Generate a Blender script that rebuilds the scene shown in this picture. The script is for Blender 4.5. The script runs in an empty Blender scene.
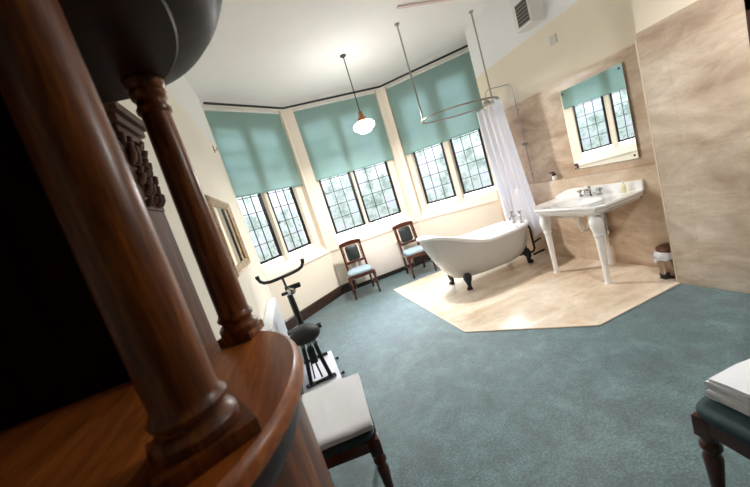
import bpy, bmesh, math, random
from mathutils import Vector, Matrix, noise
random.seed(7)
sc = bpy.context.scene
COL = sc.collection
PI = math.pi

# ------------------------------------------------------------------ colour / materials
def lin(c):
    out = []
    for v in c[:3]:
        v /= 255.0
        out.append(v/12.92 if v <= 0.04045 else ((v+0.055)/1.055)**2.4)
    return (*out, 1.0)

def new_mat(name):
    m = bpy.data.materials.new(name); m.use_nodes = True
    nt = m.node_tree; b = nt.nodes['Principled BSDF']
    return m, nt, b

def N(nt, typ, **kw):
    n = nt.nodes.new(typ)
    for k, v in kw.items():
        if k in n.inputs: n.inputs[k].default_value = v
        else: setattr(n, k, v)
    return n

def ramp(nt, fac, stops):
    r = nt.nodes.new('ShaderNodeValToRGB')
    el = r.color_ramp.elements
    while len(el) < len(stops): el.new(0.5)
    for e, (p, c) in zip(el, stops):
        e.position = p; e.color = c
    nt.links.new(fac, r.inputs[0])
    return r.outputs[0]

def plain(name, col, rough=0.5, metal=0.0, var=0.06, scale=6.0, bump=0.0, bscale=60.0, coat=0.0, spec=0.5):
    m, nt, b = new_mat(name)
    tc = N(nt, 'ShaderNodeTexCoord')
    n = N(nt, 'ShaderNodeTexNoise', Scale=scale, Detail=4.0)
    nt.links.new(tc.outputs['Object'], n.inputs['Vector'])
    c = lin(col)
    lo = tuple(x*(1-var) for x in c[:3])+(1,); hi = tuple(min(1, x*(1+var)) for x in c[:3])+(1,)
    nt.links.new(ramp(nt, n.outputs['Fac'], [(0.3, lo), (0.7, hi)]), b.inputs['Base Color'])
    b.inputs['Roughness'].default_value = rough; b.inputs['Metallic'].default_value = metal
    b.inputs['Coat Weight'].default_value = coat
    b.inputs['Specular IOR Level'].default_value = spec
    if bump:
        n2 = N(nt, 'ShaderNodeTexNoise', Scale=bscale, Detail=3.0)
        nt.links.new(tc.outputs['Object'], n2.inputs['Vector'])
        bp = N(nt, 'ShaderNodeBump', Strength=bump, Distance=0.01)
        nt.links.new(n2.outputs['Fac'], bp.inputs['Height']); nt.links.new(bp.outputs[0], b.inputs['Normal'])
    return m

def wood(name, dark, mid, light, rough=0.28, stretch=(9, 9, 0.8), coat=0.4, carve=0.0):
    m, nt, b = new_mat(name)
    tc = N(nt, 'ShaderNodeTexCoord')
    mp = N(nt, 'ShaderNodeMapping'); mp.inputs['Scale'].default_value = stretch
    nt.links.new(tc.outputs['Object'], mp.inputs['Vector'])
    n1 = N(nt, 'ShaderNodeTexNoise', Scale=2.2, Detail=6.0, Roughness=0.6, Distortion=0.6)
    n2 = N(nt, 'ShaderNodeTexNoise', Scale=14.0, Detail=4.0, Roughness=0.65)
    nt.links.new(mp.outputs[0], n1.inputs['Vector']); nt.links.new(mp.outputs[0], n2.inputs['Vector'])
    mx = N(nt, 'ShaderNodeMix'); mx.data_type = 'FLOAT'; mx.inputs[0].default_value = 0.38
    nt.links.new(n1.outputs['Fac'], mx.inputs[2]); nt.links.new(n2.outputs['Fac'], mx.inputs[3])
    nt.links.new(ramp(nt, mx.outputs[0], [(0.32, lin(dark)), (0.5, lin(mid)), (0.68, lin(light))]), b.inputs['Base Color'])
    b.inputs['Roughness'].default_value = rough; b.inputs['Coat Weight'].default_value = coat
    b.inputs['Coat Roughness'].default_value = 0.18
    bp = N(nt, 'ShaderNodeBump', Strength=0.08, Distance=0.003)
    nt.links.new(n2.outputs['Fac'], bp.inputs['Height']); nt.links.new(bp.outputs[0], b.inputs['Normal'])
    return m

def travertine(name, axes, base, dark, light, tw, th, rough, veins=0.5, off=(0, 0), cloud=1.0):
    m, nt, b = new_mat(name)
    g = N(nt, 'ShaderNodeNewGeometry'); sx = N(nt, 'ShaderNodeSeparateXYZ'); cb = N(nt, 'ShaderNodeCombineXYZ')
    nt.links.new(g.outputs['Position'], sx.inputs[0])
    for i in (0, 1):
        ad = N(nt, 'ShaderNodeMath', operation='ADD'); ad.inputs[1].default_value = off[i] + 20.0*(1 if i == 0 else 0)
        nt.links.new(sx.outputs[axes[i]], ad.inputs[0]); nt.links.new(ad.outputs[0], cb.inputs[i])
    n1 = N(nt, 'ShaderNodeTexNoise', Scale=1.6*cloud, Detail=7.0, Roughness=0.62, Distortion=0.5)
    mp = N(nt, 'ShaderNodeMapping'); mp.inputs['Scale'].default_value = (1.0, 2.2, 1)
    nt.links.new(cb.outputs[0], mp.inputs[0]); nt.links.new(mp.outputs[0], n1.inputs['Vector'])
    n2 = N(nt, 'ShaderNodeTexNoise', Scale=3.4, Detail=9.0, Roughness=0.7, Distortion=1.1)
    nt.links.new(mp.outputs[0], n2.inputs['Vector'])
    c1 = ramp(nt, n1.outputs['Fac'], [(0.32, lin(dark)), (0.5, lin(base)), (0.68, lin(light))])
    vein = ramp(nt, n2.outputs['Fac'], [(0.47, (0, 0, 0, 1)), (0.50, (1, 1, 1, 1)), (0.53, (0, 0, 0, 1))])
    vm = N(nt, 'ShaderNodeMath', operation='MULTIPLY'); vm.inputs[1].default_value = veins
    nt.links.new(vein, vm.inputs[0])
    m1 = N(nt, 'ShaderNodeMix'); m1.data_type = 'RGBA'
    nt.links.new(vm.outputs[0], m1.inputs[0]); nt.links.new(c1, m1.inputs[6]); m1.inputs[7].default_value = lin(dark)
    bk = N(nt, 'ShaderNodeTexBrick'); bk.offset = 0.0
    bk.inputs['Color1'].default_value = (0.96, 0.96, 0.96, 1); bk.inputs['Color2'].default_value = (1.03, 1.02, 1.01, 1)
    bk.inputs['Mortar'].default_value = (0.91, 0.9, 0.89, 1)
    bk.inputs['Scale'].default_value = 1.0; bk.inputs['Mortar Size'].default_value = 0.003
    bk.inputs['Brick Width'].default_value = tw; bk.inputs['Row Height'].default_value = th
    nt.links.new(cb.outputs[0], bk.inputs['Vector'])
    m2 = N(nt, 'ShaderNodeMix'); m2.data_type = 'RGBA'; m2.blend_type = 'MULTIPLY'; m2.inputs[0].default_value = 1.0
    nt.links.new(m1.outputs[2], m2.inputs[6]); nt.links.new(bk.outputs['Color'], m2.inputs[7])
    nt.links.new(m2.outputs[2], b.inputs['Base Color'])
    b.inputs['Roughness'].default_value = rough
    return m

def wall_paint(name, low, high, zsplit):
    m, nt, b = new_mat(name)
    g = N(nt, 'ShaderNodeNewGeometry'); sx = N(nt, 'ShaderNodeSeparateXYZ')
    nt.links.new(g.outputs['Position'], sx.inputs[0])
    gt = N(nt, 'ShaderNodeMath', operation='GREATER_THAN'); gt.inputs[1].default_value = zsplit
    nt.links.new(sx.outputs[2], gt.inputs[0])
    mx = N(nt, 'ShaderNodeMix'); mx.data_type = 'RGBA'
    nt.links.new(gt.outputs[0], mx.inputs[0]); mx.inputs[6].default_value = lin(low); mx.inputs[7].default_value = lin(high)
    n = N(nt, 'ShaderNodeTexNoise', Scale=1.5, Detail=4.0); nt.links.new(g.outputs['Position'], n.inputs['Vector'])
    v = ramp(nt, n.outputs['Fac'], [(0.3, (0.97, 0.97, 0.97, 1)), (0.7, (1, 1, 1, 1))])
    m2 = N(nt, 'ShaderNodeMix'); m2.data_type = 'RGBA'; m2.blend_type = 'MULTIPLY'; m2.inputs[0].default_value = 1
    nt.links.new(mx.outputs[2], m2.inputs[6]); nt.links.new(v, m2.inputs[7])
    nt.links.new(m2.outputs[2], b.inputs['Base Color'])
    b.inputs['Roughness'].default_value = 0.75
    return m

def carpet_mat():
    m, nt, b = new_mat('teal_carpet')
    g = N(nt, 'ShaderNodeNewGeometry')
    n1 = N(nt, 'ShaderNodeTexNoise', Scale=4.5, Detail=9.0, Roughness=0.8, Distortion=0.4)
    n2 = N(nt, 'ShaderNodeTexNoise', Scale=80.0, Detail=5.0, Roughness=0.7)
    n3 = N(nt, 'ShaderNodeTexNoise', Scale=260.0, Detail=2.0)
    for n in (n1, n2, n3): nt.links.new(g.outputs['Position'], n.inputs['Vector'])
    mx = N(nt, 'ShaderNodeMix'); mx.data_type = 'FLOAT'; mx.inputs[0].default_value = 0.5
    nt.links.new(n1.outputs['Fac'], mx.inputs[2]); nt.links.new(n2.outputs['Fac'], mx.inputs[3])
    nt.links.new(ramp(nt, mx.outputs[0], [(0.40, lin((22, 50, 54))), (0.5, lin((58, 93, 97))), (0.60, lin((102, 138, 141)))]), b.inputs['Base Color'])
    b.inputs['Roughness'].default_value = 0.42; b.inputs['Specular IOR Level'].default_value = 0.9
    b.inputs['Sheen Weight'].default_value = 0.9; b.inputs['Sheen Roughness'].default_value = 0.4
    b.inputs['Sheen Tint'].default_value = lin((235, 242, 250))
    ad = N(nt, 'ShaderNodeMath', operation='ADD')
    nt.links.new(n2.outputs['Fac'], ad.inputs[0]); nt.links.new(n3.outputs['Fac'], ad.inputs[1])
    bp = N(nt, 'ShaderNodeBump', Strength=0.35, Distance=0.015)
    nt.links.new(ad.outputs[0], bp.inputs['Height']); nt.links.new(bp.outputs[0], b.inputs['Normal'])
    return m

def glass_mat():
    m = bpy.data.materials.new('leaded_glass'); m.use_nodes = True
    nt = m.node_tree; nt.nodes.clear()
    out = N(nt, 'ShaderNodeOutputMaterial')
    g = N(nt, 'ShaderNodeNewGeometry')
    n = N(nt, 'ShaderNodeTexNoise', Scale=3.2, Detail=5.0, Roughness=0.7)
    nt.links.new(g.outputs['Position'], n.inputs['Vector'])
    c = ramp(nt, n.outputs['Fac'], [(0.36, lin((178, 186, 185))), (0.5, lin((206, 211, 212))), (0.62, lin((212, 211, 222)))])
    tr = N(nt, 'ShaderNodeBsdfTransparent'); nt.links.new(c, tr.inputs[0])
    gl = N(nt, 'ShaderNodeBsdfGlossy', Roughness=0.05)
    lw = N(nt, 'ShaderNodeFresnel', IOR=1.35)
    mx = N(nt, 'ShaderNodeMixShader')
    nt.links.new(lw.outputs[0], mx.inputs[0]); nt.links.new(tr.outputs[0], mx.inputs[1]); nt.links.new(gl.outputs[0], mx.inputs[2])
    nt.links.new(mx.outputs[0], out.inputs[0])
    return m

def cloth_trans(name, col, trans=0.5, rough=0.8, weave=0.0):
    m = bpy.data.materials.new(name); m.use_nodes = True
    nt = m.node_tree; nt.nodes.clear()
    out = N(nt, 'ShaderNodeOutputMaterial'); tc = N(nt, 'ShaderNodeTexCoord')
    n = N(nt, 'ShaderNodeTexNoise', Scale=2.0, Detail=3.0); nt.links.new(tc.outputs['Object'], n.inputs['Vector'])
    c = lin(col)
    cc = ramp(nt, n.outputs['Fac'], [(0.3, tuple(x*0.93 for x in c[:3])+(1,)), (0.7, c)])
    d = N(nt, 'ShaderNodeBsdfDiffuse'); t = N(nt, 'ShaderNodeBsdfTranslucent')
    nt.links.new(cc, d.inputs[0]); nt.links.new(cc, t.inputs[0])
    mx = N(nt, 'ShaderNodeMixShader'); mx.inputs[0].default_value = trans
    nt.links.new(d.outputs[0], mx.inputs[1]); nt.links.new(t.outputs[0], mx.inputs[2]); nt.links.new(mx.outputs[0], out.inputs[0])
    return m

def opal_mat(strength):
    m, nt, b = new_mat('opal_glass')
    b.inputs['Base Color'].default_value = (0.95, 0.93, 0.88, 1)
    b.inputs['Emission Color'].default_value = (1.0, 0.97, 0.92, 1); b.inputs['Emission Strength'].default_value = strength
    b.inputs['Roughness'].default_value = 0.2
    return m

M = {}
M['carpet'] = carpet_mat()
M['floor_tile'] = travertine('honed_floor_tile', (0, 1), (222, 204, 182), (194, 168, 142), (240, 228, 212), 0.6, 0.4, 0.22, 0.25, cloud=0.8)
M['wall_tile'] = travertine('travertine_wall_tile', (1, 2), (202, 178, 153), (170, 140, 113), (228, 210, 188), 0.61, 0.405, 0.3, 0.25)
M['pier_tile'] = travertine('travertine_pier_tile', (1, 2), (198, 180, 161), (166, 143, 124), (224, 210, 195), 0.61, 0.405, 0.3, 0.22, off=(0.13, 0.0))
M['ceiling'] = plain('ceiling_paint', (244, 242, 241), 0.85, var=0.01)
M['paint'] = wall_paint('cream_and_white_paint', (238, 226, 206), (240, 239, 238), 2.895)
M['bay_paint'] = wall_paint('bay_stone_paint', (244, 232, 216), (240, 239, 238), 3.5)
M['left_paint'] = wall_paint('left_wall_paint', (243, 237, 224), (240, 239, 238), 2.895)
M['trimstrip'] = plain('cream_edge_trim', (222, 205, 184), 0.4)
M['mahog'] = wood('mahogany', (38, 15, 5), (104, 52, 14), (172, 98, 32), coat=0.1, rough=0.36)
M['mahog'].node_tree.nodes['Principled BSDF'].inputs['Specular IOR Level'].default_value = 0.35
M['mahog_top'] = wood('mahogany_top', (92, 42, 12), (152, 80, 28), (192, 116, 50), stretch=(9, 0.9, 9), rough=0.42, coat=0.1)
M['mahog_dark'] = wood('dark_mahogany', (26, 10, 6), (44, 18, 11), (66, 29, 17), rough=0.38, coat=0.15)
M['pil'] = wood('walnut_pilaster', (58, 36, 26), (88, 58, 44), (116, 82, 64), rough=0.6, coat=0.0)
M['pil'].node_tree.nodes['Principled BSDF'].inputs['Specular IOR Level'].default_value = 0.2
M['niche'] = wood('niche_shaded_mahogany', (24, 8, 5), (38, 13, 8), (54, 19, 12), rough=0.7, coat=0.0)  # shadow inside the niche is darkened into this wood colour
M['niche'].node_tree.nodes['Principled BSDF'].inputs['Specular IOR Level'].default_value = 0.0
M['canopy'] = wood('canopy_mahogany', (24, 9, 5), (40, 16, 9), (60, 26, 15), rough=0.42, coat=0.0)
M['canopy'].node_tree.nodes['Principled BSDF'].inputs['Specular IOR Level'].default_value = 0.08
M['stoolwood'] = wood('stool_mahogany', (36, 13, 7), (66, 27, 14), (96, 44, 24), coat=0.2)
M['skirt'] = wood('dark_skirting', (26, 14, 10), (44, 24, 17), (66, 38, 28), rough=0.3, stretch=(1, 1, 8))
M['chairwood'] = wood('chair_mahogany', (38, 15, 7), (72, 31, 15), (104, 50, 25))
M['leather'] = plain('dark_green_leather', (32, 38, 36), 0.4, bump=0.15, bscale=120)
M['teal_seat'] = plain('teal_upholstery_glare', (148, 168, 180), 0.75, var=0.12, scale=30, bump=0.2, bscale=200)  # glare on the chair seats is lightened into this colour
M['teal_dark'] = plain('dark_teal_velvet', (34, 58, 64), 0.7, var=0.2, scale=30, bump=0.2, bscale=200)
M['blind'] = cloth_trans('sage_blind', (158, 188, 182), 0.25)
M['blindbar'] = plain('sage_bar', (126, 160, 155), 0.6)
M['white_metal'] = plain('white_rail', (226, 226, 224), 0.4)
M['black'] = plain('black_paint', (14, 14, 15), 0.4, var=0.1)
M['lead'] = plain('lead_came', (34, 36, 38), 0.5, metal=0.3)
M['glass'] = glass_mat()
M['chrome'] = plain('chrome', (196, 194, 190), 0.16, metal=1.0, var=0.03)
M['nickel'] = plain('brushed_nickel', (168, 164, 160), 0.28, metal=1.0, var=0.04)
M['copper'] = plain('aged_copper', (150, 88, 52), 0.35, metal=0.8)
M['cord'] = plain('brown_cord', (36, 28, 24), 0.6)
M['opal'] = opal_mat(17.0)
M['enamel'] = plain('white_enamel', (240, 240, 242), 0.12, var=0.01, coat=0.5)
M['bathout'] = plain('shaded_white_enamel', (200, 198, 196), 0.3, var=0.015)  # white bath exterior, its shading greyed into the colour
M['china'] = plain('white_china', (240, 239, 238), 0.1, var=0.01, coat=0.5)
M['curtain'] = cloth_trans('white_curtain', (240, 242, 252), 0.5)
M['radiator'] = plain('radiator_enamel', (228, 218, 212), 0.4, var=0.01)
M['radiator_white'] = plain('white_radiator_enamel', (232, 236, 242), 0.35, var=0.01)
M['towel'] = plain('white_towelling', (246, 248, 255), 0.95, var=0.02, bump=0.5, bscale=220)
M['gilt'] = wood('pale_gilt', (150, 118, 78), (186, 156, 114), (212, 188, 150), rough=0.38, stretch=(6, 6, 6))
M['mirror'] = plain('mirror_silver', (238, 242, 240), 0.012, metal=1.0, var=0.0)
M['board'] = plain('white_board', (226, 226, 236), 0.4, var=0.02)
M['gunmetal'] = plain('gunmetal', (78, 76, 76), 0.35, metal=0.8)
M['rubber'] = plain('black_rubber', (18, 18, 19), 0.6, bump=0.3, bscale=150)
M['steel'] = plain('brushed_steel', (150, 134, 122), 0.22, metal=1.0)
M['binlid'] = plain('bronze_lid', (112, 78, 64), 0.3, metal=0.5)
M['bag'] = cloth_trans('white_plastic_bag', (244, 244, 250), 0.3)
M['pipe'] = plain('dark_bronze_pipe', (50, 30, 24), 0.35, metal=0.6)
M['vent'] = plain('vent_casing', (226, 225, 223), 0.6, var=0.01)
M['ventgrey'] = plain('vent_slats', (128, 118, 114), 0.6)
M['plate'] = plain('blank_plate', (206, 200, 188), 0.5)
M['soap'] = plain('cream_soap', (240, 236, 200), 0.4)
M['yellow'] = plain('pale_yellow_label', (232, 224, 176), 0.5)
M['grass'] = plain('outdoor_grass', (150, 170, 130), 0.9, var=0.3, scale=2)
M['bark'] = plain('brick_rear', (200, 195, 190), 0.9)

# ------------------------------------------------------------------ mesh builder
class MB:
    def __init__(s): s.bm = bmesh.new()
    def box(s, x0, x1, y0, y1, z0, z1, bev=0.0, seg=2, mat=None):
        r = bmesh.ops.create_cube(s.bm, size=1.0); vs = r['verts']
        for v in vs:
            v.co = Vector((x0+(v.co.x+.5)*(x1-x0), y0+(v.co.y+.5)*(y1-y0), z0+(v.co.z+.5)*(z1-z0)))
        if bev > 0:
            es = list({e for v in vs for e in v.link_edges})
            r = bmesh.ops.bevel(s.bm, geom=es, offset=bev, segments=seg, profile=0.6, affect='EDGES')
            vs = list({v for f in r['faces'] for v in f.verts} | {v for v in vs if v.is_valid})
        if mat is not None:
            for v in vs: v.co = mat @ v.co
        return s
    def loft(s, rings, closed=True, cap0=True, cap1=True):
        rv = [[s.bm.verts.new(Vector(p)) for p in r] for r in rings]
        n = len(rv[0])
        for a, b in zip(rv, rv[1:]):
            for i in range(n if closed else n-1):
                j = (i+1) % n
                try: s.bm.faces.new((a[i], a[j], b[j], b[i]))
                except ValueError: pass
        if closed:
            if cap0: s.bm.faces.new(list(reversed(rv[0])))
            if cap1: s.bm.faces.new(rv[-1])
        return s
    def lathe(s, prof, seg=24, mat=None, cap0=True, cap1=True):
        mat = mat or Matrix.Identity(4)
        rings = [[mat @ Vector((r*math.cos(2*PI*i/seg), r*math.sin(2*PI*i/seg), z)) for i in range(seg)] for r, z in prof]
        return s.loft(rings, True, cap0, cap1)
    def tube(s, pts, r, seg=10, closed=False):
        pts = [Vector(p) for p in pts]; n = len(pts)
        rr = r if isinstance(r, (list, tuple)) else [r]*n
        T = []
        for i in range(n):
            a = pts[(i-1) % n] if (closed or i > 0) else pts[i]
            b = pts[(i+1) % n] if (closed or i < n-1) else pts[i]
            T.append((b-a).normalized())
        up = Vector((0, 0, 1)) if abs(T[0].z) < 0.9 else Vector((1, 0, 0))
        u = T[0].cross(up).normalized(); rings = []
        for i in range(n):
            if i > 0:
                u = (u - T[i]*u.dot(T[i])).normalized()
            v = T[i].cross(u)
            rings.append([pts[i]+(u*math.cos(2*PI*k/seg)+v*math.sin(2*PI*k/seg))*rr[i] for k in range(seg)])
        if closed: rings.append(rings[0]); return s.loft(rings, True, False, False)
        return s.loft(rings)
    def prism(s, poly, z0, z1, mat=None):
        mat = mat or Matrix.Identity(4)
        return s.loft([[mat @ Vector((p[0], p[1], z0)) for p in poly], [mat @ Vector((p[0], p[1], z1)) for p in poly]])
    def ball(s, c, rx, ry=None, rz=None, seg=16, mat=None):
        ry = ry or rx; rz = rz or rx
        m = Matrix.Translation(c) @ (mat or Matrix.Identity(4)) @ Matrix.Diagonal((rx, ry, rz, 1))
        prof = [(max(0.02, math.sin(PI*i/10)), -math.cos(PI*i/10)) for i in range(11)]
        return s.lathe(prof, seg, m)
    def build(s, name, mat, parent=None, smooth=True, angle=38, subsurf=0):
        bm = s.bm
        bmesh.ops.remove_doubles(bm, verts=bm.verts, dist=1e-5)
        bmesh.ops.recalc_face_normals(bm, faces=bm.faces)
        me = bpy.data.meshes.new(name); bm.to_mesh(me); bm.free()
        if smooth:
            me.polygons.foreach_set('use_smooth', [True]*len(me.polygons))
            me.set_sharp_from_angle(angle=math.radians(angle))
        me.materials.append(mat)
        o = bpy.data.objects.new(name, me); COL.objects.link(o)
        if parent is not None: o.parent = parent
        if subsurf:
            md = o.modifiers.new('Subdivision', 'SUBSURF'); md.levels = subsurf; md.render_levels = subsurf
        return o

def thing(name, label, cat, loc=(0, 0, 0), rz=0.0, group=None, kind=None):
    o = bpy.data.objects.new(name, None); COL.objects.link(o)
    o.empty_display_size = 0.1
    o.location = loc; o.rotation_euler = (0, 0, rz)
    if label: o['label'] = label
    if cat: o['category'] = cat
    if group: o['group'] = group
    if kind: o['kind'] = kind
    return o
def tag(o, label, cat, group=None):
    o['label'] = label; o['category'] = cat
    if group: o['group'] = group
    return o
def struct(o, label=None, cat=None):
    o['kind'] = 'structure'
    if label: o['label'] = label
    if cat: o['category'] = cat
    return o
def dup(root, loc, rz, label, group=None):
    r = root.copy(); COL.objects.link(r); r.location = loc; r.rotation_euler = (0, 0, rz)
    r['label'] = label
    if group: r['group'] = group
    for ch in list(root.children):
        c = ch.copy(); COL.objects.link(c); c.parent = r
        for g in list(ch.children):
            d = g.copy(); COL.objects.link(d); d.parent = c
    return r

def arc(cx, cy, rx, ry, a0, a1, n):
    return [(cx+rx*math.cos(a0+(a1-a0)*i/n), cy+ry*math.sin(a0+(a1-a0)*i/n)) for i in range(n+1)]

# ------------------------------------------------------------------ camera
H = 1.6
R = [[0.9131662200189163, -0.27983543372367103, -0.29634369345246575],
     [-0.32393184809561143, -0.056989867776513554, -0.9443623842361455],
     [0.24737746947878214, 0.9583549890325089, -0.14268883134560245]]
cam = bpy.data.cameras.new('camera'); co = bpy.data.objects.new('camera', cam); COL.objects.link(co)
X = Vector(R[0]); Y = -Vector(R[1]); Z = -Vector(R[2])
mw = Matrix(((X.x, Y.x, Z.x, 0), (X.y, Y.y, Z.y, 0), (X.z, Y.z, Z.z, H), (0, 0, 0, 1)))
co.matrix_world = mw
cam.sensor_width = 36; cam.sensor_fit = 'HORIZONTAL'; cam.lens = 319.04*36/750; cam.clip_start = 0.02
cam.dof.use_dof = True; cam.dof.focus_distance = 4.3; cam.dof.aperture_fstop = 3.2
sc.camera = co

# ------------------------------------------------------------------ room shell
CEIL = 3.62; XL = -0.49; XR = 3.6; XLOW = 3.46; XP = 3.175; YP = 2.03; YBK = -2.6
XA = -1.45
floor_poly = [(XA-.3, YBK-.2), (XR+.4, YBK-.2), (4.8, 4.4), (4.8, 4.7), (2.7, 6.5), (.6, 6.5), (XL-.3, 5.5), (XL-.3, 1.4), (XA-.3, 1.4)]
struct(MB().prism(floor_poly, -0.12, 0.0).build('floor', M['carpet'], smooth=False), 'teal mottled carpet floor', 'floor')
tile_poly = [(1.36, 5.0), (1.36, 2.82), (2.17, 2.012), (XP, 2.03), (XLOW+.02, YP), (XLOW+.02, 5.5), (3.1, 5.55), (2.3, 5.35)]
tile_poly = [(1.36, 5.02), (1.36, 2.82), (2.17, 2.012), (XP+.02, 2.012), (XP+.02, YP), (XLOW+.02, YP), (XLOW+.02, 5.02)]
struct(MB().prism(tile_poly, -0.01, 0.008).build('floor_tiled', M['floor_tile'], smooth=False), 'honed beige stone tiled floor area under the bath and basin', 'floor')
t = MB()
for a, b in zip(tile_poly[:3], tile_poly[1:4]):
    t.tube([(a[0], a[1], 0.003), (b[0], b[1], 0.003)], 0.009, 8)
struct(t.build('trim_1', M['trimstrip']), 'pale edging strip of the tiled floor', 'trim')
struct(MB().prism(floor_poly, CEIL, CEIL+.12).build('ceiling', M['ceiling'], smooth=False), 'plain white ceiling', 'ceiling')
# left wall
XA = -1.45
wl = MB(); wl.prism([(XL, 1.20), (XL, 5.1), (XL-.2, 5.1), (XL-.2, 1.36), (XA-.2, 1.36), (XA-.2, YBK-.2), (XA, YBK-.2), (XA, 1.20)], 0, CEIL)
struct(wl.build('wall_left', M['left_paint'], smooth=False), 'cream left wall with white frieze', 'wall')
# right wall: upper plane, lower boxed plane, pier
struct(MB().box(XR, XR+.2, YP-.1, 4.6, 2.235, CEIL).build('wall_right', M['paint'], smooth=False), 'cream right wall above the tiles with white frieze', 'wall')
w = MB().box(XR-.012, XR+.2, YP-.1, 4.6, 1.08, 2.222, 0.002)
struct(w.build('wall_right_tiled', M['wall_tile'], smooth=False), 'travertine tiled right wall behind the mirror', 'wall')
struct(MB().box(XR-.012, XR+.2, YP-.1, 4.6, 2.222, 2.235).build('trim_2', M['trimstrip'], smooth=False), 'thin strip capping the wall tiles', 'trim')
struct(MB().box(XLOW, XR+.2, YP-.1, 4.6, -.01, 1.08, 0.004).build('wall_right_low', M['wall_tile'], smooth=False), 'lower travertine boxed wall with ledge behind the basin', 'wall')
struct(MB().box(XP, XR+.2, YBK-.2, YP, 0, 2.222, 0.003).build('wall_right_pier', M['pier_tile'], smooth=False), 'projecting travertine tiled pier on the right', 'wall')
struct(MB().box(XP+.012, XR+.2, YBK-.2, YP-.012, 2.222, CEIL).build('wall_right_upper', M['paint'], smooth=False), 'cream wall above the tiled pier', 'wall')
struct(MB().box(XP-.004, XP+.006, YP-.006, YP+.005, 0.01, 2.222, 0.002).build('trim_3', M['trimstrip'], smooth=False), 'pale corner bead on the tiled pier', 'trim')
# dark casing on the pier edge of frame
dm = MB(); dm.box(XP-.035, XP-.001, 1.255, 1.375, 0, 2.12, 0.006); dm.box(XP-.035, XP-.001, .24, .36, 0, 2.12, 0.006); dm.box(XP-.035, XP-.001, .24, 1.375, 2.0, 2.12, 0.006)
dm.box(XP-.02, XP-.001, .35, 1.26, 0.005, 2.01)
for z0, z1 in ((.2, .85), (1.0, 1.85)):
    for y0, y1 in ((.45, .77), (.84, 1.16)): dm.box(XP-.028, XP-.018, y0, y1, z0, z1, .006)
struct(dm.build('door_1', M['mahog_dark']), 'dark panelled wooden door and casing at the right edge', 'door')
# unseen back wall behind the camera, dark wood added to cut bounce light
bw = MB(); bw.box(XA-.2, XR+.2, YBK-.2, YBK, 0, CEIL)
struct(bw.build('wall_back', M['mahog_dark'], smooth=False), 'unseen rear wall, darkened to hold back bounce light', 'wall')
# ceiling rib
struct(MB().box(2.06, 3.3, 3.66, 3.70, CEIL-.022, CEIL, 0.006).build('trim_4', plain('rib_paint', (226, 208, 204), .7)), 'thin raised strip on the ceiling', 'trim')

# ------------------------------------------------------------------ bay with three leaded windows
CA = Vector((XL, 5.06, 0)); CB = Vector((0.665, 6.0, 0)); CC = Vector((2.56, 6.0, 0)); CD = Vector((3.90, 4.917, 0))
SILL_F, SILL_G, TOP = 0.87, 1.10, 3.5
def frame_of(a, b):
    u = (b-a).normalized(); n = Vector((-u.y, u.x, 0))     # n points outwards
    m = Matrix(((u.x, n.x, 0, a.x), (u.y, n.y, 0, a.y), (0, 0, 1, 0), (0, 0, 0, 1)))
    return m, (b-a).length
def lb(mb, m, u0, u1, n0, n1, z0, z1, bev=0.0):            # a box in the local frame (along, outwards, up)
    mb.box(u0, u1, n0, n1, z0, z1, bev, mat=m); return mb

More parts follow.
